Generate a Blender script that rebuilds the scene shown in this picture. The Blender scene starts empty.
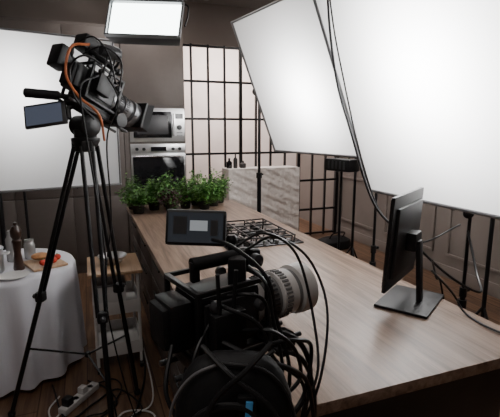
import bpy, bmesh, math, random
from mathutils import Vector, Matrix, Quaternion
random.seed(7)
rad = math.radians
scene = bpy.context.scene

# ------------------------------------------------------------------ materials
def mat(name, col, rough=0.5, metal=0.0, emit=None, estr=0.0, noise=0.0, nscale=20, bump=0.0, bscale=60, spec=0.5, coat=0.0):
    m = bpy.data.materials.new(name); m.use_nodes = True
    nt = m.node_tree; b = nt.nodes['Principled BSDF']
    b.inputs['Base Color'].default_value = (*col, 1)
    b.inputs['Roughness'].default_value = rough
    b.inputs['Metallic'].default_value = metal
    b.inputs['Specular IOR Level'].default_value = spec
    b.inputs['Coat Weight'].default_value = coat
    if emit:
        b.inputs['Emission Color'].default_value = (*emit, 1)
        b.inputs['Emission Strength'].default_value = estr
    tc = nt.nodes.new('ShaderNodeTexCoord')
    if noise > 0:
        n = nt.nodes.new('ShaderNodeTexNoise'); n.inputs['Scale'].default_value = nscale
        n.inputs['Detail'].default_value = 5
        nt.links.new(tc.outputs['Object'], n.inputs['Vector'])
        r = nt.nodes.new('ShaderNodeValToRGB')
        r.color_ramp.elements[0].position = 0.3; r.color_ramp.elements[1].position = 0.7
        r.color_ramp.elements[0].color = (*[c*(1-noise) for c in col], 1)
        r.color_ramp.elements[1].color = (*[min(1, c*(1+noise)) for c in col], 1)
        nt.links.new(n.outputs['Fac'], r.inputs['Fac'])
        nt.links.new(r.outputs['Color'], b.inputs['Base Color'])
    if bump > 0:
        n = nt.nodes.new('ShaderNodeTexNoise'); n.inputs['Scale'].default_value = bscale
        n.inputs['Detail'].default_value = 4
        nt.links.new(tc.outputs['Object'], n.inputs['Vector'])
        bp = nt.nodes.new('ShaderNodeBump'); bp.inputs['Strength'].default_value = bump
        bp.inputs['Distance'].default_value = 0.01
        nt.links.new(n.outputs['Fac'], bp.inputs['Height'])
        nt.links.new(bp.outputs['Normal'], b.inputs['Normal'])
    return m

def wood(name, c1, c2, rough=0.4, plank=None, stretch=(14, 0.9, 14)):
    m = bpy.data.materials.new(name); m.use_nodes = True
    nt = m.node_tree; b = nt.nodes['Principled BSDF']
    b.inputs['Roughness'].default_value = rough
    tc = nt.nodes.new('ShaderNodeTexCoord')
    mp = nt.nodes.new('ShaderNodeMapping'); mp.inputs['Scale'].default_value = stretch
    nt.links.new(tc.outputs['Object'], mp.inputs['Vector'])
    n = nt.nodes.new('ShaderNodeTexNoise'); n.inputs['Scale'].default_value = 1.6
    n.inputs['Detail'].default_value = 9; n.inputs['Roughness'].default_value = 0.66
    n.inputs['Distortion'].default_value = 0.6
    nt.links.new(mp.outputs['Vector'], n.inputs['Vector'])
    r = nt.nodes.new('ShaderNodeValToRGB')
    r.color_ramp.elements[0].position = 0.38; r.color_ramp.elements[1].position = 0.62
    r.color_ramp.elements[0].color = (*c1, 1); r.color_ramp.elements[1].color = (*c2, 1)
    nt.links.new(n.outputs['Fac'], r.inputs['Fac'])
    out = r.outputs['Color']
    if plank:
        mp2 = nt.nodes.new('ShaderNodeMapping')
        mp2.inputs['Rotation'].default_value = (0, 0, rad(90))
        nt.links.new(tc.outputs['Object'], mp2.inputs['Vector'])
        br = nt.nodes.new('ShaderNodeTexBrick')
        br.inputs['Scale'].default_value = 1.0
        br.inputs['Brick Width'].default_value = plank[0]; br.inputs['Row Height'].default_value = plank[1]
        br.inputs['Mortar Size'].default_value = plank[2]
        br.inputs['Color1'].default_value = (1, 1, 1, 1); br.inputs['Color2'].default_value = (0.68, 0.68, 0.68, 1)
        br.inputs['Mortar'].default_value = (0.2, 0.17, 0.15, 1)
        nt.links.new(mp2.outputs['Vector'], br.inputs['Vector'])
        mx = nt.nodes.new('ShaderNodeMix'); mx.data_type = 'RGBA'; mx.blend_type = 'MULTIPLY'
        mx.inputs[0].default_value = 1.0
        nt.links.new(out, mx.inputs[6]); nt.links.new(br.outputs['Color'], mx.inputs[7])
        out = mx.outputs[2]
    nt.links.new(out, b.inputs['Base Color'])
    bp = nt.nodes.new('ShaderNodeBump'); bp.inputs['Strength'].default_value = 0.15
    bp.inputs['Distance'].default_value = 0.004
    nt.links.new(n.outputs['Fac'], bp.inputs['Height']); nt.links.new(bp.outputs['Normal'], b.inputs['Normal'])
    return m

def diffusion(name, emis):
    m = bpy.data.materials.new(name); m.use_nodes = True
    nt = m.node_tree; nt.nodes.clear()
    o = nt.nodes.new('ShaderNodeOutputMaterial')
    d = nt.nodes.new('ShaderNodeBsdfDiffuse'); d.inputs['Color'].default_value = (.78, .79, .80, 1)
    t = nt.nodes.new('ShaderNodeBsdfTranslucent'); t.inputs['Color'].default_value = (.84, .86, .88, 1)
    mx = nt.nodes.new('ShaderNodeMixShader'); mx.inputs[0].default_value = 0.6
    nt.links.new(d.outputs[0], mx.inputs[1]); nt.links.new(t.outputs[0], mx.inputs[2])
    nt.links.new(mx.outputs[0], o.inputs['Surface'])
    return m

M = {}
M['wall'] = mat('taupe_paint', (.165, .135, .118), .75, noise=.06, nscale=3, bump=.05)
M['wallright'] = mat('greige_paint', (.24, .205, .185), .7, noise=.04, nscale=3)
M['wallwhite'] = mat('white_plaster', (.76, .67, .63), .8, noise=.14, nscale=1.6)
M['ceil'] = mat('ceiling_paint', (.24, .22, .21), .9)
M['cab'] = mat('cabinet_lacquer', (.105, .086, .077), .5, noise=.04)
M['cabdark'] = mat('island_lacquer', (.033, .028, .028), .5, noise=.05)
M['floor'] = wood('oak_floor', (.10, .05, .028), (.25, .145, .085), .35, plank=(1.4, .14, .004))
M['top'] = wood('island_wood', (.135, .083, .058), (.33, .23, .17), .34, stretch=(20, 1.0, 20))
M['lightwood'] = wood('light_wood', (.36, .22, .12), (.5, .33, .2), .4)
M['black'] = mat('black_plastic', (.008, .008, .009), .42, spec=.38)
M['blackm'] = mat('black_metal', (.009, .009, .010), .35, metal=.2, spec=.4)
M['rubber'] = mat('rubber', (.008, .008, .009), .65, bump=.1, spec=.3)
M['dgrey'] = mat('dark_grey', (.04, .04, .043), .35, metal=.2)
M['grey'] = mat('grey_metal', (.22, .22, .23), .32, metal=.5)
M['silver'] = mat('lens_silver', (.62, .60, .585), .35, metal=.2)
M['silverd'] = mat('lens_grip_grey', (.16, .16, .16), .4, metal=.1)
M['steel'] = mat('steel', (.6, .6, .61), .28, metal=.85, noise=.04)
M['chrome'] = mat('chrome', (.75, .75, .77), .12, metal=1)
M['white'] = mat('white_plastic', (.65, .64, .63), .4)
M['cloth'] = mat('white_cloth', (.66, .66, .71), .9, bump=.25, bscale=300)
M['stone'] = mat('whitewashed_plaster', (.84, .79, .75), .9, noise=.06, nscale=22, bump=1.0, bscale=24)
M['glassblk'] = mat('black_glass', (.01, .01, .012), .06)
M['lens'] = mat('lens_glass', (.02, .02, .05), .03, coat=1)
M['frame'] = mat('panel_frame', (.22, .22, .23), .4, metal=.5)
M['screenoff'] = mat('screen_dim', (.02, .02, .025), .12, emit=(.25, .3, .36), estr=.06)
M['screenblue'] = mat('screen_blue', (.02, .02, .03), .12, emit=(.28, .33, .45), estr=.22)
M['screenlit'] = mat('screen_lit', (.1, .1, .1), .2, emit=(.7, .75, .8), estr=.3)
M['orange'] = mat('orange_cable', (.6, .17, .06), .5)
M['blue'] = mat('blue_tape', (.08, .33, .68), .6)
M['green1'] = mat('leaf_green', (.05, .15, .025), .5, noise=.4, nscale=15)
M['green2'] = mat('leaf_light', (.13, .29, .05), .5, noise=.4, nscale=15)
M['purple'] = mat('leaf_purple', (.14, .045, .09), .5, noise=.3)
M['pot'] = mat('pot', (.03, .027, .027), .6)
M['soil'] = mat('soil', (.03, .02, .012), 1)
M['red'] = mat('tomato_red', (.55, .05, .03), .25)
M['bread'] = mat('bread_crust', (.45, .22, .09), .7, noise=.3, nscale=30)
M['millwood'] = mat('mill_wood', (.035, .016, .01), .3)
M['tinfoil'] = mat('jar_glass', (.5, .5, .5), .1, metal=.5)
M['lamp'] = mat('led_face', (.9, .9, .9), .5, emit=(.90, 1.0, .97), estr=10)
M['diff'] = diffusion('diffusion_silk', 0)

# ------------------------------------------------------------------ builder
class B:
    def __init__(s, name):
        s.name = name; s.bm = bmesh.new(); s.mats = []; s.T = Matrix.Identity(4)
    def mi(s, m):
        m = M[m]
        if m not in s.mats: s.mats.append(m)
        return s.mats.index(m)
    def add(s, vs, fs, m):
        i = s.mi(m); bv = [s.bm.verts.new(s.T @ Vector(v)) for v in vs]
        for f in fs:
            try:
                fc = s.bm.faces.new([bv[k] for k in f]); fc.material_index = i; fc.smooth = True
            except ValueError: pass
        return bv
    def box(s, c, size, m, R=None, bev=0.0):
        c = Vector(c); R = R or Matrix.Identity(4)
        tb = bmesh.new(); bmesh.ops.create_cube(tb, size=1)
        for v in tb.verts: v.co = Vector((v.co.x*size[0], v.co.y*size[1], v.co.z*size[2]))
        if bev > 0:
            bmesh.ops.bevel(tb, geom=tb.edges[:], offset=min(bev, min(size)*.45), segments=2, profile=.6, affect='EDGES')
        tb.verts.index_update()
        s.add([c + (R @ v.co) for v in tb.verts], [[v.index for v in f.verts] for f in tb.faces], m)
        tb.free()
    def b2(s, lo, hi, m, bev=0.0):
        s.box([(a+b)/2 for a, b in zip(lo, hi)], [abs(b-a) for a, b in zip(lo, hi)], m, None, bev)
    def rings(s, rings, m, cap=True, closed=False):
        n = len(rings[0]); vs = [p for r in rings for p in r]; fs = []
        for i in range(len(rings)-1):
            for j in range(n):
                fs.append((i*n+j, i*n+(j+1) % n, (i+1)*n+(j+1) % n, (i+1)*n+j))
        if cap:
            fs.append(tuple(range(n))[::-1]); fs.append(tuple((len(rings)-1)*n+j for j in range(n)))
        s.add(vs, fs, m)
    def lathe(s, o, axis, prof, m, n=28, cap=True):
        o = Vector(o); a = Vector(axis).normalized()
        u = a.orthogonal().normalized(); w = a.cross(u)
        s.rings([[o + a*h + (u*math.cos(t*2*math.pi/n) + w*math.sin(t*2*math.pi/n))*r for t in range(n)] for r, h in prof], m, cap)
    def cyl(s, p0, p1, r, m, r1=None, n=16):
        p0 = Vector(p0); p1 = Vector(p1); d = p1-p0
        s.lathe(p0, d, [(r, 0), (r if r1 is None else r1, d.length)], m, n)
    def sph(s, c, r, m, sc=(1, 1, 1), n=16):
        rr = []
        for i in range(1, n//2):
            a = math.pi*i/(n//2)
            rr.append([Vector(c)+Vector((r*sc[0]*math.sin(a)*math.cos(2*math.pi*j/n), r*sc[1]*math.sin(a)*math.sin(2*math.pi*j/n), -r*sc[2]*math.cos(a))) for j in range(n)])
        s.rings(rr, m)
    def torus(s, c, axis, R, r, m, n=28, k=8):
        c = Vector(c); a = Vector(axis).normalized(); u = a.orthogonal().normalized(); w = a.cross(u)
        pts = [c+(u*math.cos(t*2*math.pi/n)+w*math.sin(t*2*math.pi/n))*R for t in range(n)]
        vs = []; fs = []
        for i, p in enumerate(pts):
            d = (p-c).normalized()
            for j in range(k):
                an = 2*math.pi*j/k; vs.append(p + d*r*math.cos(an) + a*r*math.sin(an))
        for i in range(n):
            for j in range(k):
                fs.append((i*k+j, ((i+1) % n)*k+j, ((i+1) % n)*k+(j+1) % k, i*k+(j+1) % k))
        s.add(vs, fs, m)
    def tube(s, pts, r, m, n=8, sub=8):
        P = [Vector(p) for p in pts]; P = [P[0]*2-P[1]] + P + [P[-1]*2-P[-2]]; out = []
        for i in range(1, len(P)-2):
            for k in range(sub):
                t = k/sub; a, b, c, d = P[i-1], P[i], P[i+1], P[i+2]
                out.append(.5*((2*b)+(-a+c)*t+(2*a-5*b+4*c-d)*t*t+(-a+3*b-3*c+d)*t**3))
        out.append(P[-2]); rr = []; u = None
        for i, p in enumerate(out):
            d = (out[min(i+1, len(out)-1)]-out[max(i-1, 0)]).normalized()
            if u is None: u = d.orthogonal().normalized()
            u = (u - d*u.dot(d)).normalized(); w = d.cross(u)
            rr.append([p+(u*math.cos(2*math.pi*j/n)+w*math.sin(2*math.pi*j/n))*r for j in range(n)])
        s.rings(rr, m)
    def done(s, ang=35):
        me = bpy.data.meshes.new(s.name)
        bmesh.ops.recalc_face_normals(s.bm, faces=s.bm.faces[:])
        vs = [v.co for v in s.bm.verts]
        lo = Vector([min(v[i] for v in vs) for i in range(3)]); hi = Vector([max(v[i] for v in vs) for i in range(3)])
        o = Vector(((lo.x+hi.x)/2, (lo.y+hi.y)/2, lo.z))
        for v in s.bm.verts: v.co -= o
        s.bm.to_mesh(me); s.bm.free()
        for m in s.mats: me.materials.append(m)
        me.set_sharp_from_angle(angle=rad(ang))
        ob = bpy.data.objects.new(s.name, me); ob.location = o
        scene.collection.objects.link(ob); return ob

def simple(name, lo, hi, m, bev=0):
    b = B(name); b.b2(lo, hi, m, bev); return b.done()

# ------------------------------------------------------------------ room
XL, XR, YB, YP, YF, H = -2.8, 3.75, 7.4, 5.9, -2.2, 3.3
simple('floor', (XL-.1, YF-.1, -.1), (XR+.1, YB+.1, 0), 'floor')
simple('ceiling', (XL-.1, YF-.1, H), (XR+.1, YB+.1, H+.1), 'ceil')
simple('wall_left', (XL-.1, YF, 0), (XL, YB, H), 'wall')
simple('wall_right', (XR, YF, 0), (XR+.1, YB, H), 'wallright')
simple('wall_front', (XL, YF-.1, 0), (XR, YF, H), 'wall')
simple('wall_back', (XL, YB, 0), (XR, YB+.1, H), 'wallwhite')
b = B('wall_kitchen')
b.b2((XL, YP, 0), (1.14, YP+.12, H), 'wall'); b.b2((1.14, YP, 2.78), (XR, YP+.12, H), 'wall'); b.done()
b = B('baseboard_right'); b.b2((XR-.018, YF, 0), (XR, YP, .14), 'wallright', .004); b.done()
b = B('trim_right')
for y0 in (-.6, .5, 1.6, 2.7, 3.8, 4.9):
    y1 = y0+.9
    for z0, z1 in ((.25, .95), (1.1, 2.9)):
        for lo, hi in (((y0, z0), (y1, z0+.035)), ((y0, z1-.035), (y1, z1)), ((y0, z0+.035), (y0+.035, z1-.035)), ((y1-.035, z0+.035), (y1, z1-.035))):
            b.b2((XR-.022, lo[0], lo[1]), (XR, hi[0], hi[1]), 'wallright', .006)
b.done()

# grid partition (steel glazing bars)
b = B('window_partition')
x0, x1 = 1.16, XR-.01
b.b2((x0, YP-.02, 0), (x0+.05, YP+.03, 2.78), 'blackm'); b.b2((x1-.05, YP-.02, 0), (x1, YP+.03, 2.78), 'blackm')
n = 11
for i in range(1, n):
    x = x0 + (x1-x0)*i/n
    w = .022 if i % 4 == 0 else .013
    b.b2((x-w, YP-.015, 0), (x+w, YP+.02, 2.78), 'blackm')
for z in (.03, .42, .88, 1.32, 1.8, 2.3, 2.755):
    b.b2((x0+.02, YP-.012, z-.015), (x1-.02, YP+.018, z+.015), 'blackm')
b.done()

# tall cabinets + ovens
b = B('kitchen_cabinet')
yc = 5.2
def cabface(bx0, bx1, z0, z1):
    b.b2((bx0+.004, yc-.02, z0+.004), (bx1-.004, yc, z1-.004), 'cab', .003)
b.b2((.43, yc, 0), (1.14, 5.89, 2.78), 'cab')
b.b2((-1.9, yc, 0), (.425, 5.89, 2.78), 'cab')
cabface(.43, 1.14, .1, .88); cabface(.43, 1.14, 1.93, 2.75)
for i in range(4):
    cx0 = -1.9+i*.58
    cabface(cx0, cx0+.58, .1, .9); cabface(cx0, cx0+.58, .91, 2.75)
    b.cyl((cx0+.05, yc-.045, 1.0), (cx0+.05, yc-.045, 1.5), .006, 'blackm')
b.done()
b = B('built_in_oven')
b.b2((.49, yc-.025, .9), (1.13, yc, 1.49), 'steel', .004)
b.b2((.51, yc-.032, .93), (1.11, yc-.024, 1.34), 'glassblk', .003)
b.b2((.49, yc-.03, 1.38), (1.13, yc-.024, 1.485), 'steel', .003)
b.b2((.72, yc-.036, 1.405), (.9, yc-.029, 1.455), 'glassblk')
for x in (.56, .64, .98, 1.06): b.lathe((x, yc-.03, 1.43), (0, -1, 0), [(.02, 0), (.018, .02), (.001, .021)], 'blackm', 18)
b.cyl((.54, yc-.07, 1.345), (1.08, yc-.07, 1.345), .01, 'chrome')
for x in (.57, 1.05): b.cyl((x, yc-.07, 1.345), (x, yc-.028, 1.345), .007, 'chrome')
b.done()
b = B('built_in_microwave')
b.b2((.49, yc-.025, 1.515), (1.13, yc, 1.9), 'steel', .004)
b.b2((.53, yc-.034, 1.56), (.97, yc-.024, 1.86), 'glassblk', .003)
b.b2((.57, yc-.037, 1.6), (.93, yc-.033, 1.82), 'dgrey', .003)
b.b2((1.02, yc-.031, 1.78), (1.11, yc-.024, 1.84), 'glassblk')
b.lathe((1.065, yc-.025, 1.68), (0, -1, 0), [(.03, 0), (.028, .022), (.001, .023)], 'dgrey', 20)
for z in (1.58, 1.61): b.b2((1.03, yc-.03, z), (1.1, yc-.024, z+.015), 'grey')
b.cyl((.99, yc-.06, 1.58), (.99, yc-.06, 1.84), .008, 'chrome')
for z in (1.6, 1.82): b.cyl((.99, yc-.06, z), (.99, yc-.03, z), .006, 'chrome')
b.done()

# low whitewashed masonry wall
b = B('plaster_half_wall')
nx, nz = 60, 64
def hgt(x, z):
    return .009*math.sin(x*19+z*14)*math.sin(z*21-x*9)+.007*math.sin(x*47+z*27)*math.sin(z*41-x*13)
vs = []
for j in range(nz+1):
    for i in range(nx+1):
        x = 1.78+i*(2.84-1.78)/nx; z = j*1.13/nz
        e = .0 if i in (0, nx) or j in (0, nz) else hgt(x, z)+random.uniform(-.005, .005)
        vs.append((x, 5.48+e, z))
b.add(vs, [(j*(nx+1)+i, j*(nx+1)+i+1, (j+1)*(nx+1)+i+1, (j+1)*(nx+1)+i) for j in range(nz) for i in range(nx)], 'stone')
b.b2((1.78, 5.5, 0), (2.84, 5.8, 1.13), 'stone', .01)
b.done(70)
for x, r, h, c in ((1.84, .04, .14, 'glassblk'), (1.93, .03, .2, 'pot'), (2.04, .045, .1, 'pot')):
    b = B('bottle'); b.lathe((x, 5.65, 1.13), (0, 0, 1), [(r*.9, 0), (r, .01), (r, h*.6), (r*.35, h*.75), (r*.35, h*.97), (r*.3, h)], c, 20); b.done()

# ------------------------------------------------------------------ island
TX0, TX1, TY0, TY1, TZ = .35, 1.47, .94, 4.4, .9
b = B('kitchen_island')
b.b2((TX0, TY0, TZ-.04), (TX1, TY1, TZ), 'top', .004)
b.b2((TX0+.06, TY0+.1, .1), (TX1-.06, TY1-.05, TZ-.04), 'cabdark')
b.b2((TX0+.11, TY0+.15, 0), (TX1-.11, TY1-.1, .1), 'black')
k = 5
for i in range(k):
    a = TY0+.11+i*(TY1-TY0-.17)/k; c = a+(TY1-TY0-.17)/k-.008
    for z0, z1 in ((.12, .38), (.39, .62), (.63, .84)):
        b.b2((TX0+.04, a, z0), (TX0+.06, c, z1), 'cab', .003)
        b.cyl((TX0+.025, a+.2, z1-.05), (TX0+.025, c-.2, z1-.05), .006, 'blackm')
    b.b2((TX1-.06, a, .12), (TX1-.04, c, .84), 'cabdark', .003)
b.done()

# gas hob
b = B('gas_hob')
hx0, hx1, hy0, hy1 = .80, 1.34, 2.5, 3.2
GZ = TZ+.042
b.b2((hx0, hy0, TZ), (hx1, hy1, TZ+.01), 'glassblk', .004)
for cx, cy, r in ((.94, 2.69, .045), (1.20, 2.69, .032), (1.07, 2.86, .055), (.94, 3.04, .036), (1.20, 3.04, .045)):
    b.lathe((cx, cy, TZ+.01), (0, 0, 1), [(r, 0), (r, .01), (r*.8, .014), (r*.75, .022), (.002, .024)], 'dgrey', 22)
    for a in range(4):
        an = a*math.pi/2; d = Vector((math.cos(an), math.sin(an), 0))
        b.box(Vector((cx, cy, GZ))+d*.055, (.075, .009, .01), 'blackm', Matrix.Rotation(an, 4, 'Z'), .002)
for y in (hy0+.08, (hy0+hy1)/2-.08, (hy0+hy1)/2+.1, hy1-.05):
    b.box(((hx0+hx1)/2, y, GZ), (.49, .01, .01), 'blackm', None, .002)
for x in (hx0+.03, hx0+.19, hx1-.19, hx1-.03):
    b.box((x, (hy0+hy1)/2+.015, GZ), (.01, .57, .01), 'blackm', None, .002)
    for y in (hy0+.08, (hy0+hy1)/2, hy1-.05): b.cyl((x, y, TZ+.008), (x, y, GZ), .006, 'blackm')
for i in range(5): b.lathe((hx0+.1+i*.085, hy0+.035, TZ+.01), (0, 0, 1), [(.017, 0), (.015, .022), (.001, .023)], 'grey', 16)
b.done()

# herbs
def herb(cx, cy, s, cols, h):
    b = B('potted_herb')
    b.lathe((cx, cy, TZ), (0, 0, 1), [(.045, 0), (.058, .075), (.062, .075), (.062, .085), (.054, .085)], 'pot', 20)
    b.lathe((cx, cy, TZ+.07), (0, 0, 1), [(.054, 0), (.05, .01)], 'soil', 16)
    for i in range(50):
        a = random.random()*6.28; rr = random.random()**.55*.135*s
        top = Vector((cx+math.cos(a)*rr, cy+math.sin(a)*rr, TZ+.07+h*random.uniform(.05, 1)*(1-.45*rr/.13)))
        base = Vector((cx+math.cos(a)*.02, cy+math.sin(a)*.02, TZ+.075))
        mid = (top+base)/2+Vector((0, 0, .025))
        b.tube([base, mid, top], .0018, 'green1', 5, 3)
        for k in range(12):
            t = random.uniform(.35, 1.05); p = base.lerp(top, t)+Vector([random.gauss(0, .018) for _ in range(3)])
            L = random.uniform(.024, .046); W = L*.65
            an = random.random()*6.28; el = random.uniform(-.6, .9)
            d = Vector((math.cos(an)*math.cos(el), math.sin(an)*math.cos(el), math.sin(el)))
            sd = d.cross(Vector((0, 0, 1))).normalized(); up = sd.cross(d)
            if min(p.z, (p+d*L).z) < TZ+.012: continue
            b.add([p, p+d*L*.4+sd*W*.5+up*.004, p+d*L, p+d*L*.4-sd*W*.5+up*.004, p+d*L*.5-up*.003],
                  [(0, 1, 4), (1, 2, 4), (2, 3, 4), (3, 0, 4)], random.choice(cols))
    return b.done(180)
G = ['green1', 'green2', 'green1']
for i, (x, y, s, h) in enumerate(((.40, 4.22, 1.05, .26), (.42, 3.98, 1.0, .22), (.58, 4.1, 1.1, .28), (.74, 4.24, 1.1, .31), (.72, 3.98, 1.0, .2), (.88, 4.08, 1.1, .28), (1.02, 4.24, 1.1, .34), (1.04, 3.98, 1.0, .24), (1.17, 4.12, 1.1, .33), (1.28, 4.28, .9, .33))):
    herb(x, y, s, ['green1', 'purple', 'purple'] if i in (4,) else G, h)

# ------------------------------------------------------------------ diffusion panels
def panel(p0, p1, topoff, name='diffusion_panel'):
    p0 = Vector(p0); p1 = Vector(p1); up = Vector(topoff); b = B(name)
    c = [p0, p1, p1+up, p0+up]
    for i in range(4):
        b.cyl(c[i], c[(i+1) % 4], .011, 'frame', n=10)
        b.sph(c[i], .014, 'frame', n=8)
    nrm = (p1-p0).cross(up).normalized()*.004
    b.add([q+nrm for q in c], [(0, 1, 2, 3)], 'diff')
    return b.done()
panel((2.0, 1.2, 1.2), (2.0, 2.7, 1.2), (-.53, 0, 1.33))
panel((2.116, 2.985, 1.43), (1.915, 4.28, 1.43), (-.506, -.078, 1.245))
panel((-1.0, 3.93, 1.15), (.29, 4.2, 1.15), (0, 0, 1.28))

def stand(x, y, ztop, rot=0, spread=.42, name='light_stand', arm=None, r=1.0):
    b = B(name)
    b.cyl((x, y, .12), (x, y, ztop*.55), .016*r, 'blackm'); b.cyl((x, y, ztop*.55), (x, y, ztop), .011*r, 'blackm')
    b.cyl((x, y, ztop*.55-.04), (x, y, ztop*.55+.02), .022*r, 'black')
    b.box((x+.03, y, ztop*.55), (.035, .02, .02), 'black', None, .004)
    b.cyl((x, y, ztop-.06), (x, y, ztop+.02), .02*r, 'black')
    for k in range(3):
        a = rot+k*2*math.pi/3; d = Vector((math.cos(a), math.sin(a), 0))
        b.cyl(Vector((x, y, .55))+d*.02, Vector((x, y, .012))+d*spread, .009, 'blackm', n=10)
        b.cyl(Vector((x, y, .2)), Vector((x, y, .28))+d*spread*.5, .006, 'blackm', n=8)
        b.sph(Vector((x, y, .014))+d*spread, .014, 'rubber', n=8)
    b.cyl((x, y, .52), (x, y, .6), .026, 'black')
    if arm:
        b.cyl((x, y, ztop-.02), arm, .009*r, 'blackm', n=10); b.sph(arm, .022, 'black', n=10)
        b.lathe((x-.02, y, ztop-.04), (-1, -1, 0), [(.03*r, 0), (.03*r, .05), (.015, .06)], 'black', 16)
    return b.done()
stand(2.16, 1.92, 1.2, .3, arm=(2.02, 1.92, 1.2))
stand(2.12, 2.78, 1.3, .9, arm=(2.02, 2.71, 1.21))
stand(1.82, 4.5, 2.1, .5, .3, arm=(1.70, 4.3, 2.08), r=1.5)
stand(-.72, 4.2, 2.75, .2, .4, arm=(-.66, 4.04, 2.44), r=1.3)
stand(-.90, 4.16, 1.2, .52, .3, arm=(-.90, 3.97, 1.16), r=1.4)

def head(pos, aim, power, size, col=(1, .97, .94), name='studio_light', sx=.9):
    pos = Vector(pos); aim = Vector(aim); d = (aim-pos).normalized()
    b = B(name)
    b.lathe(pos-d*.3, d, [(.07, 0), (.085, .02), (.085, .2), (.1, .2), (size/2+.03, .31), (size/2+.02, .31), (.09, .22)], 'black', 28)
    b.cyl((pos.x-d.x*.2, pos.y-d.y*.2, .0), (pos.x-d.x*.2, pos.y-d.y*.2, pos.z-d.z*.2-.07), .014, 'blackm')
    for k in range(3):
        a = k*2.094+.3; b.cyl((pos.x-d.x*.2, pos.y-d.y*.2, .5), (pos.x-d.x*.2+math.cos(a)*.3, pos.y-d.y*.2+math.sin(a)*.3, .01), .009, 'blackm')
    b.done()
    L = bpy.data.lights.new(name+'_lamp', 'AREA'); L.shape = 'DISK'; L.size = size; L.energy = power; L.color = col
    o = bpy.data.objects.new(name+'_lamp', L); o.location = pos+d*.015
    o.rotation_euler = d.to_track_quat('-Z', 'Y').to_euler(); scene.collection.objects.link(o)
head((2.22, 1.93, 2.17), (1.72, 1.84, 1.97), 92, .26)
head((2.26, 3.52, 2.12), (1.80, 3.45, 1.95), 46, .26)
head((-.56, 4.5, 2.0), (-.50, 4.04, 1.92), 19, .26)

def area(name, pos, aim, power, size, sy=None, col=(1, 1, 1)):
    L = bpy.data.lights.new(name, 'AREA'); L.shape = 'RECTANGLE'; L.size = size; L.size_y = sy or size; L.energy = power; L.color = col
    o = bpy.data.objects.new(name, L); o.location = pos
    o.rotation_euler = (Vector(aim)-Vector(pos)).to_track_quat('-Z', 'Y').to_euler(); scene.collection.objects.link(o)
area('back_room_lamp', (2.3, 6.2, 3.1), (2.1, 7.3, 1.6), 95, .9, .3, (1, .91, .87))
area('added_fill_1', (-.6, .2, 3.2), (-.6, .2, 0), 24, 1.6, 1.6, (1, .93, .88))  # fill light added out of frame, lifts the foreground camera and lens
area('added_fill_2', (.6, 4.6, 3.2), (.9, 4.9, 0), 15, .8, .8, (1, .93, .88))  # fill light added out of frame, brightens the area before the partition
area('added_fill_3', (2.9, 4.3, 3.2), (2.9, 4.5, 0), 28, 1.0, .8, (1, .94, .9))  # fill light added out of frame to lift the right wall

# hanging LED softlight
b = B('hanging_studio_light')
R = Matrix.Translation((.535, 3.76, 2.49)) @ Matrix.Rotation(rad(-24), 4, 'Z') @ Matrix.Rotation(rad(-22), 4, 'X') @ Matrix.Rotation(rad(3), 4, 'Y')
b.T = R
b.rings([[Vector((x, y, z)) for x, z in ((-w, -h), (w, -h), (w, h), (-w, h))] for y, w, h in ((.16, .2, .08), (.06, .27, .14), (-.05, .30, .16), (-.06, .30, .16))], 'dgrey')
b.box((0, -.064, 0), (.56, .012, .285), 'lamp', None, .004)
for z in (-.152, .152): b.box((0, -.075, z), (.61, .04, .014), 'grey', None, .003)
for x in (-.298, .298): b.box((x, -.075, 0), (.014, .04, .31), 'grey', None, .003)
b.add([(-.30, -.09, .16), (.30, -.09, .16), (.25, -.16, .20), (-.25, -.16, .20), (-.30, -.092, .163), (.30, -.092, .163), (.25, -.162, .203), (-.25, -.162, .203)], [(0, 1, 2, 3), (4, 5, 6, 7), (0, 1, 5, 4), (2, 3, 7, 6), (1, 2, 6, 5), (0, 3, 7, 4)], 'grey')
for s_ in (-1, 1): b.tube([(s_*.31, 0, 0), (s_*.32, .02, .12), (s_*.28, .03, .22), (0, .04, .23)], .008, 'blackm')
b.box((0, .03, .165), (.34, .1, .03), 'black', None, .006)
b.T = Matrix.Identity(4)
top = R @ Vector((0, .04, .23))
b.cyl(top, (top.x, top.y, H), .014, 'blackm'); b.cyl((top.x, top.y, top.z-.02), (top.x, top.y, top.z+.07), .026, 'black')
b.lathe((top.x, top.y, H-.02), (0, 0, 1), [(.06, 0), (.06, .02)], 'black')
b.done()

# small control unit on stand by the panels
b = B('light_ballast')
b.T = Matrix.Translation((2.16, 3.35, 1.34)) @ Matrix.Rotation(rad(15), 4, 'Z')
b.box((0, 0, 0), (.14, .3, .11), 'black', None, .012)
for i in range(5): b.box((-.072, -.09+i*.045, 0), (.005, .02, .07), 'dgrey')
b.tube([(0, -.08, .05), (0, -.08, .1), (0, .08, .1), (0, .08, .05)], .006, 'blackm')
b.T = Matrix.Identity(4)
b.cyl((2.16, 3.35, 0.02), (2.16, 3.35, 1.29), .012, 'blackm')
b.lathe((2.16, 3.35, 0), (0, 0, 1), [(.16, 0), (.16, .015), (.02, .03)], 'blackm')
b.done()
# equipment bag on floor
b = B('equipment_bag')
b.T = Matrix.Translation((3.2, 5.1, 0)) @ Matrix.Rotation(rad(10), 4, 'Z')
b.rings([[Vector((w*math.copysign(abs(math.cos(a))**.6, math.cos(a)), d*math.copysign(abs(math.sin(a))**.6, math.sin(a)), z)) for a in [i*2*math.pi/24 for i in range(24)]] for z, w, d in ((0, .24, .14), (.03, .26, .16), (.12, .25, .15), (.16, .18, .09), (.17, .1, .05))], 'rubber')
b.tube([(-.12, -.05, .15), (-.1, -.1, .24), (.1, -.1, .24), (.12, -.05, .15)], .01, 'black')
b.done()

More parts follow.
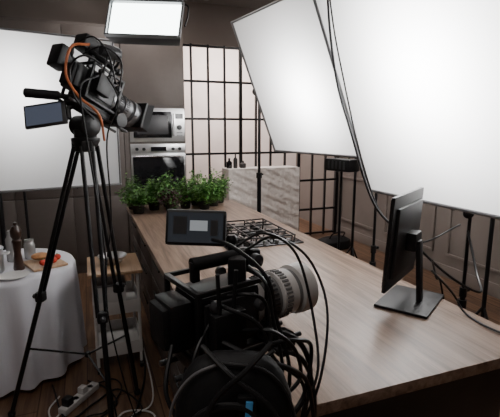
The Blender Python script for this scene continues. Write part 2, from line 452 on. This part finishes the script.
# ------------------------------------------------------------------ desktop monitor
b = B('computer_monitor')
yaw = math.atan2(.54, .84)
b.T = Matrix.Translation((1.295, 1.445, TZ)) @ Matrix.Rotation(yaw, 4, 'Z')
b.box((0, -.015, .008), (.3, .22, .012), 'black', None, .004)
b.box((0, -.045, .15), (.045, .02, .27), 'black', Matrix.Rotation(rad(-4), 4, 'X'), .005)
b.box((0, -.012, .28), (.09, .045, .08), 'black', None, .008)
Rt = Matrix.Rotation(rad(3), 4, 'X')
b.box((0, .03, .29), (.41, .016, .4), 'black', Rt, .005)
b.box((0, .018, .29), (.33, .02, .3), 'black', Rt, .009)
b.box((0, .0395, .295), (.39, .003, .37), 'glassblk', Rt)
b.done()

# ------------------------------------------------------------------ cinema camera
def cine(name, T, silver=False):
    b = B(name); b.T = T; S = 'silver' if silver else 'grey'; D = 'silverd' if silver else 'dgrey'
    b.box((0, 0, 0), (.105, .15, .12), 'black', None, .014)
    b.box((.055, 0, .0), (.01, .12, .09), 'dgrey', None, .004)
    b.box((-.055, 0, .0), (.01, .12, .09), 'blackm', None, .004)
    for i in range(5): b.box((-.062, -.045+i*.022, .028), (.004, .012, .01), 'grey', None, .001)
    b.box((-.062, .0, -.02), (.004, .07, .035), 'screenoff', None, .001)
    for i in range(4): b.lathe((-.03+i*.02, -.075, -.035), (0, -1, 0), [(.007, 0), (.007, .012), (.004, .012)], 'grey', 12)
    b.box((0, -.1, .005), (.085, .05, .1), 'black', None, .012)
    b.box((0, -.128, .005), (.07, .02, .085), 'rubber', None, .009)
    for x in (-.07, .07):
        for z in (-.07, .075): b.box((x, 0, z), (.01, .17, .01), 'blackm', None, .003)
        for y in (-.08, .08): b.box((x, y, 0), (.01, .012, .15), 'blackm', None, .003)
    for y in (-.08, .08):
        for z in (-.07, .075): b.box((0, y, z), (.14, .012, .01), 'blackm', None, .003)
    for x, y, z in ((.078, .05, .03), (.078, -.05, .05), (-.078, .06, .05), (-.078, -.04, -.05)):
        b.lathe((x, y, z), (math.copysign(1, x), 0, 0), [(.012, 0), (.012, .012), (.008, .015)], 'dgrey', 14)
    b.box((.09, -.03, -.0), (.03, .07, .08), 'black', None, .006)
    b.cyl((.095, -.05, .04), (.1, -.055, .12), .004, 'rubber'); b.cyl((.095, -.02, .04), (.1, -.015, .12), .004, 'rubber')
    Y = (0, 1, 0)
    b.lathe((0, .075, 0), Y, [(.05, 0), (.05, .012), (.043, .014), (.043, .03)], S, 36)
    b.lathe((0, .1, 0), Y, [(.043, 0), (.05, .004), (.05, .03), (.047, .032), (.047, .04)], D, 36)
    for i in range(30):
        a = i*math.pi/15; b.box((.051*math.cos(a), .117, .051*math.sin(a)), (.004, .022, .005), 'dgrey', Matrix.Rotation(-a, 4, 'Y'))
    b.lathe((0, .14, 0), Y, [(.047, 0), (.053, .003), (.053, .045), (.05, .046), (.05, .056), (.058, .06), (.059, .095), (.054, .097), (.052, .08)], S, 40)
    for i in range(36):
        a = i*math.pi/18; b.box((.054*math.cos(a), .156, .054*math.sin(a)), (.004, .016, .0045), D, Matrix.Rotation(-a, 4, 'Y'))
    b.lathe((0, .186, 0), Y, [(.051, 0), (.0515, .002), (.0515, .008), (.051, .01)], D, 36)
    b.lathe((0, .21, 0), Y, [(.05, 0), (.03, .012), (.002, .015)], 'lens', 32)
    b.box((0, 0, -.085), (.09, .17, .024), 'dgrey', None, .005)
    for x in (-.035, .035): b.cyl((x, -.12, -.098), (x, .2, -.098), .006, 'dgrey')
    b.box((0, .12, -.09), (.1, .03, .03), 'black', None, .005)
    b.lathe((.055, .12, -.08), (1, 0, 0), [(.02, 0), (.03, .005), (.03, .024), (.02, .026)], 'black', 28)
    b.box((.0, .13, -.066), (.05, .03, .025), 'black', None, .006)
    return b
def handle(b, z=.14, L=.1):
    for y in (-.05, .07): b.box((0, y, (z+.08)/2), (.016, .018, z-.07), 'black', None, .004)
    b.cyl((0, -L*.8, z), (0, L, z), .013, 'rubber'); b.box((0, L, z), (.032, .025, .024), 'black', None, .006)

F3 = Matrix.Rotation(rad(-20.8), 4, 'Z')
# foreground camera
T = Matrix.Translation((.222, .764, 1.302)) @ Matrix.Rotation(rad(-76), 4, 'Z') @ Matrix.Rotation(rad(1), 4, 'X') @ Matrix.Scale(.93, 4)
b = cine('video_camera', T, True)
handle(b, .112, .07)
b.T = Matrix.Translation((.193, .804, 1.462)) @ F3 @ Matrix.Rotation(rad(-14), 4, 'X') @ Matrix.Rotation(rad(2), 4, 'Y')
b.box((0, 0, 0), (.118, .018, .07), 'black', None, .006)
b.box((0, -.0095, 0), (.106, .002, .058), 'screenoff')
b.box((.006, -.011, .004), (.034, .002, .02), 'screenlit')
b.box((-.03, -.011, .004), (.026, .002, .034), 'dgrey'); b.box((.036, -.011, .0), (.014, .002, .03), 'dgrey')
b.box((.02, .016, -.01), (.05, .02, .04), 'black', None, .004)
b.T = Matrix.Identity(4)
b.cyl((.205, .82, 1.45), (.262, .80, 1.43), .006, 'dgrey'); b.cyl((.262, .80, 1.43), (.262, .785, 1.365), .007, 'blackm')
b.sph((.235, .825, 1.445), .012, 'black', n=10); b.sph((.264, .80, 1.432), .013, 'black', n=10)
b.box((.262, .76, 1.38), (.035, .05, .06), 'black', F3, .006)
b.box((.30, .80, 1.395), (.05, .02, .03), 'black', F3, .005)
b.lathe((.30, .77, 1.395), (.35, -.93, 0), [(.014, 0), (.014, .015), (.009, .018)], 'dgrey', 16)
CB = [
 ([(.21, .81, 1.44), (.24, .72, 1.44), (.29, .68, 1.39), (.31, .68, 1.31), (.33, .66, 1.2), (.30, .64, 1.05)], .0038),
 ([(.27, .72, 1.40), (.29, .68, 1.375), (.30, .67, 1.31), (.31, .65, 1.22), (.28, .63, 1.14)], .0033),
 ([(.19, .74, 1.34), (.21, .66, 1.35), (.26, .64, 1.32), (.29, .64, 1.25), (.36, .66, 1.17), (.38, .7, 1.02)], .0038),
 ([(.19, .70, 1.31), (.15, .66, 1.27), (.13, .64, 1.17), (.16, .64, 1.08)], .0035),
 ([(.28, .76, 1.42), (.35, .78, 1.435), (.43, .78, 1.38), (.455, .74, 1.28), (.42, .70, 1.15), (.36, .68, 1.05)], .003),
 ([(.26, .76, 1.43), (.32, .76, 1.45), (.39, .76, 1.40), (.41, .72, 1.28), (.40, .68, 1.17), (.33, .66, 1.1)], .003),
 ([(.24, .67, 1.30), (.28, .63, 1.31), (.33, .64, 1.26), (.34, .64, 1.2), (.28, .62, 1.19), (.24, .63, 1.24), (.28, .62, 1.28)], .0038),
 ([(.20, .66, 1.29), (.25, .62, 1.27), (.32, .63, 1.23), (.37, .66, 1.17), (.40, .68, 1.05)], .0045),
 ([(.30, .70, 1.28), (.36, .69, 1.25), (.39, .69, 1.18), (.37, .68, 1.08)], .0055),
 ([(.31, .69, 1.24), (.36, .68, 1.22), (.40, .70, 1.15), (.42, .72, 1.05), (.39, .70, .98)], .005),
 ([(.28, .66, 1.27), (.33, .64, 1.28), (.38, .67, 1.24), (.36, .66, 1.15), (.31, .64, 1.13), (.29, .63, 1.2)], .004),
 ([(.12, .70, 1.28), (.10, .66, 1.22), (.12, .63, 1.15), (.10, .62, 1.05)], .004),
 ([(.22, .69, 1.36), (.25, .66, 1.37), (.28, .66, 1.35), (.29, .66, 1.29), (.28, .64, 1.24)], .0033)]
for i, (pp, r) in enumerate(CB): b.tube(pp, r, 'black')
b.done()

def tripod(name, apex, feet, bowl=True, r=.014):
    b = B(name); a = Vector(apex)
    b.lathe(a-Vector((0, 0, .05)), (0, 0, 1), [(.03, 0), (.055, .02), (.07, .045), (.07, .06), (.05, .065)], 'black', 28)
    mids = []
    for f in feet:
        f = Vector(f); d = (f-a).normalized(); hz = Vector((f.x-a.x, f.y-a.y, 0)).normalized(); sd = hz.cross(Vector((0, 0, 1)))
        s0 = a+hz*.05-Vector((0, 0, .03)); low = s0.lerp(f, .52)
        for k in (-1, 1):
            b.cyl(s0+sd*k*.026, low+sd*k*.02, r*.7, 'blackm', n=12)
        b.box(s0, (.05, .05, .055), 'black', None, .01)
        b.box(low, (.045, .05, .055), 'black', Matrix.Rotation(math.atan2(hz.y, hz.x), 4, 'Z'), .01)
        b.cyl(low, f+Vector((0, 0, .02)), r*.85, 'blackm', n=14)
        b.sph(f+Vector((0, 0, .022)), .022, 'rubber', n=10)
        b.lathe(low+hz*.02, hz, [(.013, 0), (.013, .02), (.008, .024)], 'dgrey', 14)
        mids.append(s0.lerp(f, .72))
    c = sum(mids, Vector())/3
    for m_ in mids: b.cyl(m_, c, .006, 'blackm', n=8)
    b.sph(c, .018, 'black', n=10)
    return b

# foreground tripod with fluid head
b = tripod('camera_tripod', (.235, .77, 1.0), [(-.08, .66, 0), (.52, .55, 0), (.2, 1.14, 0)])
b.T = Matrix.Translation((.235, .77, 1.12)) @ Matrix.Rotation(rad(-80), 4, 'Z')
b.lathe((0, 0, -.09), (0, 0, 1), [(.05, 0), (.06, .01), (.06, .05), (.045, .055)], 'black', 28)
b.lathe((-.085, 0, .01), (1, 0, 0), [(.045, 0), (.058, .008), (.058, .045), (.062, .05), (.062, .12), (.058, .125), (.058, .162), (.045, .17)], 'black', 36)
b.box((0, 0, .073), (.08, .14, .03), 'dgrey', None, .008)
b.lathe((-.1, 0, .01), (-1, 0, 0), [(.03, 0), (.03, .012), (.02, .016)], 'dgrey', 24)
b.T = Matrix.Identity(4)
b.done()
# battery / cable pouch hanging behind the camera
b = B('battery_pouch')
b.T = Matrix.Translation((.205, .615, 1.19)) @ F3
def supers(w, d, z, n=32, e=.7):
    return [Vector((w*math.copysign(abs(math.cos(a))**e, math.cos(a)), d*math.copysign(abs(math.sin(a))**e, math.sin(a)), z)) for a in [i*2*math.pi/n for i in range(n)]]
b.rings([supers(w, d, z) for z, w, d in ((-.2, .07, .03), (-.18, .09, .04), (-.1, .1, .042), (-.03, .102, .042), (.03, .095, .04), (.065, .082, .034), (.088, .065, .026), (.1, .045, .014), (.103, .03, .006))], 'rubber')
b.tube([(-.096, -.03, -.16), (-.104, -.032, -.05), (-.096, -.032, .03), (-.065, -.03, .078), (-.02, -.028, .1)], .0026, 'grey')
b.tube([(-.02, -.028, .1), (.05, -.03, .088), (.088, -.03, .04), (.104, -.03, -.04), (.096, -.03, -.16)], .0035, 'black')
b.tube([(-.07, -.048, -.16), (-.085, -.05, -.06), (-.065, -.05, .01), (-.02, -.05, .04), (.03, -.05, .03), (.055, -.05, -.04), (.055, -.05, -.14)], .006, 'black')
b.tube([(-.05, -.05, -.16), (-.06, -.056, -.04), (-.03, -.056, .05), (.02, -.05, .1), (.06, -.02, .13)], .0045, 'black')
b.tube([(.08, -.05, -.16), (.085, -.056, -.04), (.06, -.056, .04), (.0, -.05, .09), (-.05, -.01, .12)], .0045, 'black')
b.box((.022, -.052, -.01), (.011, .005, .12), 'blue', Matrix.Rotation(rad(4), 4, 'Y'), .001)
b.box((.022, -.044, -.01), (.03, .014, .13), 'black', None, .004)
b.done()

# left camera on tripod
b = tripod('camera_tripod', (.005, 2.35, 1.6), [(-.5, 2.60, 0), (.04, 1.9, 0), (.21, 2.56, 0)], r=.0155)
b.T = Matrix.Translation((.005, 2.35, 1.66)) @ Matrix.Rotation(rad(-60), 4, 'Z')
b.lathe((0, 0, -.06), (0, 0, 1), [(.05, 0), (.055, .01), (.055, .05), (.04, .055)], 'black', 24)
b.lathe((-.07, 0, .01), (1, 0, 0), [(.04, 0), (.052, .008), (.052, .132), (.04, .14)], 'black', 28)
b.done()
T = Matrix.Translation((.055, 2.35, 1.845)) @ Matrix.Rotation(rad(-50), 4, 'Z') @ Matrix.Rotation(rad(-24), 4, 'X') @ Matrix.Scale(1.2, 4)
b = cine('video_camera', T)
handle(b)
b.box((0, .24, 0), (.15, .012, .12), 'black', None, .003)
b.rings([[Vector((x, y, z)) for x, z in ((-w, -h), (w, -h), (w, h), (-w, h))] for y, w, h in ((.235, .065, .05), (.275, .085, .065))], 'black', cap=False)
b.box((-.03, -.06, .17), (.07, .09, .06), 'black', None, .008)
b.lathe((.05, -.02, .16), (.3, 1, .2), [(.025, -.03), (.03, 0), (.03, .04), (.025, .05)], 'dgrey', 24)
b.torus((.02, .05, .17), (.2, 1, .1), .036, .006, 'black'); b.torus((-.05, -.11, .11), (.5, 1, .1), .033, .005, 'black')
b.box((-.06, -.14, .07), (.07, .06, .09), 'black', None, .008)
b.lathe((-.10, .02, .10), (0, -1, 0), [(.02, 0), (.02, .07), (.026, .08), (.026, .1), (.018, .11)], 'black', 22)
b.T = Matrix.Translation((-.165, 2.3, 1.72)) @ F3 @ Matrix.Rotation(rad(-18), 4, 'X') @ Matrix.Rotation(rad(-9), 4, 'Y')
b.box((0, 0, 0), (.2, .02, .115), 'black', None, .006); b.box((-.005, -.011, 0), (.17, .002, .092), 'screenblue')
b.box((.09, .02, 0), (.04, .03, .06), 'black', None, .006)
b.T = Matrix.Identity(4)
b.tube([(-.09, 2.29, 1.74), (-.05, 2.3, 1.76), (.01, 2.31, 1.79)], .012, 'blackm')
b.lathe((-.25, 2.28, 1.82), (.93, -.05, -.07), [(.012, 0), (.022, .008), (.022, .15), (.012, .16), (.011, .28)], 'rubber', 20)
b.tube([(.05, 2.22, 2.04), (-.03, 2.2, 2.02), (-.06, 2.2, 1.90), (-.01, 2.18, 1.8), (.07, 2.17, 1.72), (.09, 2.22, 1.6)], .006, 'orange')
b.tube([(-.0, 2.24, 2.05), (.07, 2.2, 2.07), (.13, 2.22, 2.0), (.16, 2.24, 1.87)], .004, 'black')
b.tube([(.02, 2.24, 2.0), (.11, 2.2, 2.03), (.19, 2.24, 1.97), (.17, 2.26, 1.83)], .004, 'black')
b.tube([(.1, 2.2, 1.95), (.02, 2.16, 1.98), (-.04, 2.2, 1.93), (-.03, 2.2, 1.8), (.05, 2.22, 1.7)], .005, 'black')
b.tube([(.08, 2.2, 1.9), (.0, 2.15, 1.85), (.0, 2.18, 1.72), (.03, 2.22, 1.4), (.06, 2.2, 1.0), (.03, 2.15, .5), (.08, 2.2, .02)], .005, 'black')
b.tube([(.12, 2.22, 1.9), (.16, 2.16, 1.78), (.1, 2.2, 1.6), (.1, 2.24, 1.2), (.05, 2.26, .8), (.12, 2.2, .3), (.2, 2.1, .02)], .004, 'black')
b.done()

# ------------------------------------------------------------------ cloth-covered round table with props
tx, ty, tr, tz = -.57, 3.25, .44, .74
b = B('round_table')
n = 120; rr = []
for r_, z, amp in ((.02, tz, 0), (tr-.02, tz, 0), (tr, tz-.008, 0), (tr+.008, tz-.03, .004), (tr+.012, tz-.2, .014), (tr+.016, tz-.45, .022), (tr+.02, tz-.7, .03)):
    rr.append([Vector((tx+(r_+amp*math.sin(a*14+.6*math.sin(a*5)))*math.cos(a), ty+(r_+amp*math.sin(a*14+.6*math.sin(a*5)))*math.sin(a), z)) for a in [i*2*math.pi/n for i in range(n)]])
b.rings(rr, 'cloth'); b.cyl((tx, ty, 0), (tx, ty, .1), .2, 'blackm'); b.done(60)
b = B('pepper_mill')
b.lathe((-.46, 3.1, tz), (0, 0, 1), [(r*1.15, h*1.15) for r, h in ((.028, 0), (.03, .01), (.024, .05), (.018, .1), (.025, .15), (.027, .17), (.02, .18), (.03, .2), (.031, .23), (.018, .255), (.008, .26), (.01, .275), (.001, .28))], 'millwood', 24); b.done()
b = B('cooking_pot')
b.lathe((-.62, 3.08, tz), (0, 0, 1), [(.07, 0), (.08, .01), (.08, .15), (.084, .155), (.084, .165), (.06, .18), (.012, .185), (.012, .2), (.02, .21), (.001, .215)], 'steel', 32)
for k in (-1, 1): b.tube([(-.62+k*.08, 3.08, tz+.12), (-.62+k*.11, 3.06, tz+.125), (-.62+k*.11, 3.1, tz+.125), (-.62+k*.08, 3.11, tz+.12)], .006, 'steel')
b.done()
b = B('cutting_board')
b.box((-.31, 3.15, tz+.01), (.22, .26, .018), 'lightwood', Matrix.Rotation(.4, 4, 'Z'), .006); b.done()
b = B('bread_loaf'); b.sph((-.34, 3.22, tz+.045), .055, 'bread', (1.1, .8, .46)); b.done()
for p in ((-.25, 3.1), (-.31, 3.06), (-.23, 3.17)):
    b = B('tomato'); b.sph((p[0], p[1], tz+.043), .024, 'red', (1, 1, .9)); b.lathe((p[0], p[1], tz+.063), (0, 0, 1), [(.008, 0), (.002, .006)], 'green1', 8); b.done()
b = B('plate'); b.lathe((-.47, 2.94, tz), (0, 0, 1), [(.05, 0), (.09, .012), (.092, .014), (.05, .004)], 'white', 36); b.done()
b = B('glass_jar'); b.lathe((-.42, 3.36, tz), (0, 0, 1), [(.035, 0), (.038, .01), (.038, .1), (.03, .12), (.032, .12), (.032, .14), (.001, .141)], 'tinfoil', 24); b.done()
b = B('glass_jar'); b.lathe((-.53, 3.32, tz), (0, 0, 1), [(.03, 0), (.033, .01), (.033, .16), (.02, .19), (.022, .22), (.001, .221)], 'tinfoil', 24); b.done()

# white utility cart
b = B('utility_cart')
cx0, cx1, cy0, cy1 = -.02, .29, 2.88, 3.28
for x in (cx0+.012, cx1-.012):
    for y in (cy0+.012, cy1-.012):
        b.cyl((x, y, .05), (x, y, .7), .011, 'white', n=12)
        b.lathe((x-.01, y, .025), (1, 0, 0), [(.024, 0), (.024, .02)], 'black', 18); b.cyl((x, y, .025), (x, y, .06), .006, 'grey')
b.b2((cx0-.02, cy0-.02, .7), (cx1+.02, cy1+.02, .722), 'lightwood', .004)
for z in (.12, .42):
    b.b2((cx0, cy0, z), (cx1, cy1, z+.012), 'white', .003)
    for lo, hi in (((cx0, cy0), (cx1, cy0+.006)), ((cx0, cy1-.006), (cx1, cy1)), ((cx0, cy0), (cx0+.006, cy1)), ((cx1-.006, cy0), (cx1, cy1))):
        b.b2((*lo, z+.01), (*hi, z+.09), 'white', .002)
b.done()
b = B('storage_box'); b.b2((.02, 2.94, .432), (.2, 3.16, .6), 'white', .008); b.b2((.015, 2.935, .6), (.205, 3.165, .615), 'grey', .003); b.done()
b = B('mixing_bowl'); b.lathe((.13, 3.08, .722), (0, 0, 1), [(.04, 0), (.08, .03), (.1, .06), (.097, .06), (.05, .012)], 'steel', 32); b.done()

# power strip + floor cables
b = B('power_strip')
b.T = Matrix.Translation((-.13, 2.62, 0)) @ Matrix.Rotation(rad(50), 4, 'Z')
b.box((0, 0, .022), (.3, .06, .04), 'white', None, .008)
for i in range(4): b.lathe((-.1+i*.065, 0, .042), (0, 0, 1), [(.02, 0), (.018, .002), (.018, -.004)], 'grey', 16)
b.box((-.1, 0, .065), (.05, .05, .05), 'black', None, .008); b.box((.03, 0, .06), (.045, .045, .045), 'white', None, .008)
b.done()
def cab(name, pts, r, m):
    b = B(name); b.tube(pts, r, m, 8, 8); return b.done()
cab('power_cable', [(-.24, 2.48, .03), (-.28, 2.4, .01), (-.1, 2.3, .01), (.0, 2.35, .01), (.1, 2.2, .01), (.16, 2.35, .01), (.3, 2.5, .01), (.32, 3.4, .01)], .005, 'white')
cab('power_cable', [(-.02, 2.75, .02), (.08, 2.78, .01), (.12, 2.65, .01), (.02, 2.45, .01), (-.1, 2.42, .01), (-.2, 2.2, .01), (.1, 1.8, .01), (.3, 1.5, .01)], .005, 'black')
cab('power_cable', [(-.25, 2.7, .01), (-.3, 2.55, .01), (-.2, 2.3, .01), (.0, 2.25, .01), (.12, 2.4, .01), (.28, 2.3, .01), (.15, 2.0, .01), (.24, 1.4, .01)], .005, 'white')
cab('power_cable', [(-.08, 2.82, .01), (.02, 2.7, .01), (.08, 2.5, .01), (-.05, 2.35, .01), (-.1, 2.1, .01), (.1, 2.2, .01), (.27, 2.7, .01), (.33, 3.3, .01)], .006, 'black')
cab('power_cable', [(-.3, 2.85, .01), (-.2, 2.45, .01), (-.05, 2.55, .01), (.1, 2.65, .01), (.22, 2.4, .01), (.1, 2.3, .01), (.05, 2.05, .01), (.26, 1.9, .01)], .006, 'black')
cab('hanging_cable', [(1.34, 2.3, H-.01), (1.31, 2.25, 2.5), (1.331, 2.17, 1.98), (1.377, 2.044, 1.62), (1.45, 1.91, 1.249), (1.606, 1.797, 1.066), (1.78, 1.68, .88), (1.94, 1.617, .79), (2.06, 1.75, .84), (2.13, 1.9, 1.05)], .007, 'black')
cab('hanging_cable', [(1.30, 2.4, H-.01), (1.36, 2.3, 2.4), (1.42, 2.2, 1.9), (1.5, 2.1, 1.45), (1.62, 2.05, 1.15), (1.85, 2.0, .98), (2.12, 1.95, 1.08)], .005, 'black')
cab('monitor_cable', [(1.35, 1.37, 1.06), (1.40, 1.3, .98), (1.42, 1.24, .908), (1.40, 1.1, .907), (1.43, .98, .907), (1.44, .92, .895), (1.445, .91, .6), (1.4, .8, .2), (1.5, .9, .01)], .0045, 'black')
cab('monitor_cable', [(1.36, 1.38, 1.1), (1.43, 1.42, 1.0), (1.5, 1.46, .95), (1.6, 1.5, .7), (1.75, 1.6, .3), (1.9, 1.8, .01), (2.4, 2.1, .01)], .0045, 'black')
cab('floor_cable', [(2.0, 2.2, .01), (2.5, 2.3, .01), (2.7, 2.9, .01), (2.4, 3.1, .01), (2.9, 4.0, .01), (2.6, 4.9, .01)], .007, 'black')

# ------------------------------------------------------------------ world + camera
w = bpy.data.worlds.new('world'); scene.world = w; w.use_nodes = True
w.node_tree.nodes['Background'].inputs[0].default_value = (.05, .05, .055, 1)
cam = bpy.data.cameras.new('camera'); co = bpy.data.objects.new('camera', cam); scene.collection.objects.link(co)
co.location = (0, 0, 1.65)
th, p = rad(20.8), rad(10.35)
d = Vector((math.sin(th)*math.cos(p), math.cos(th)*math.cos(p), -math.sin(p)))
co.rotation_euler = d.to_track_quat('-Z', 'Y').to_euler()
cam.sensor_width = 36; cam.lens = 36*430/500; cam.clip_start = .02
scene.camera = co
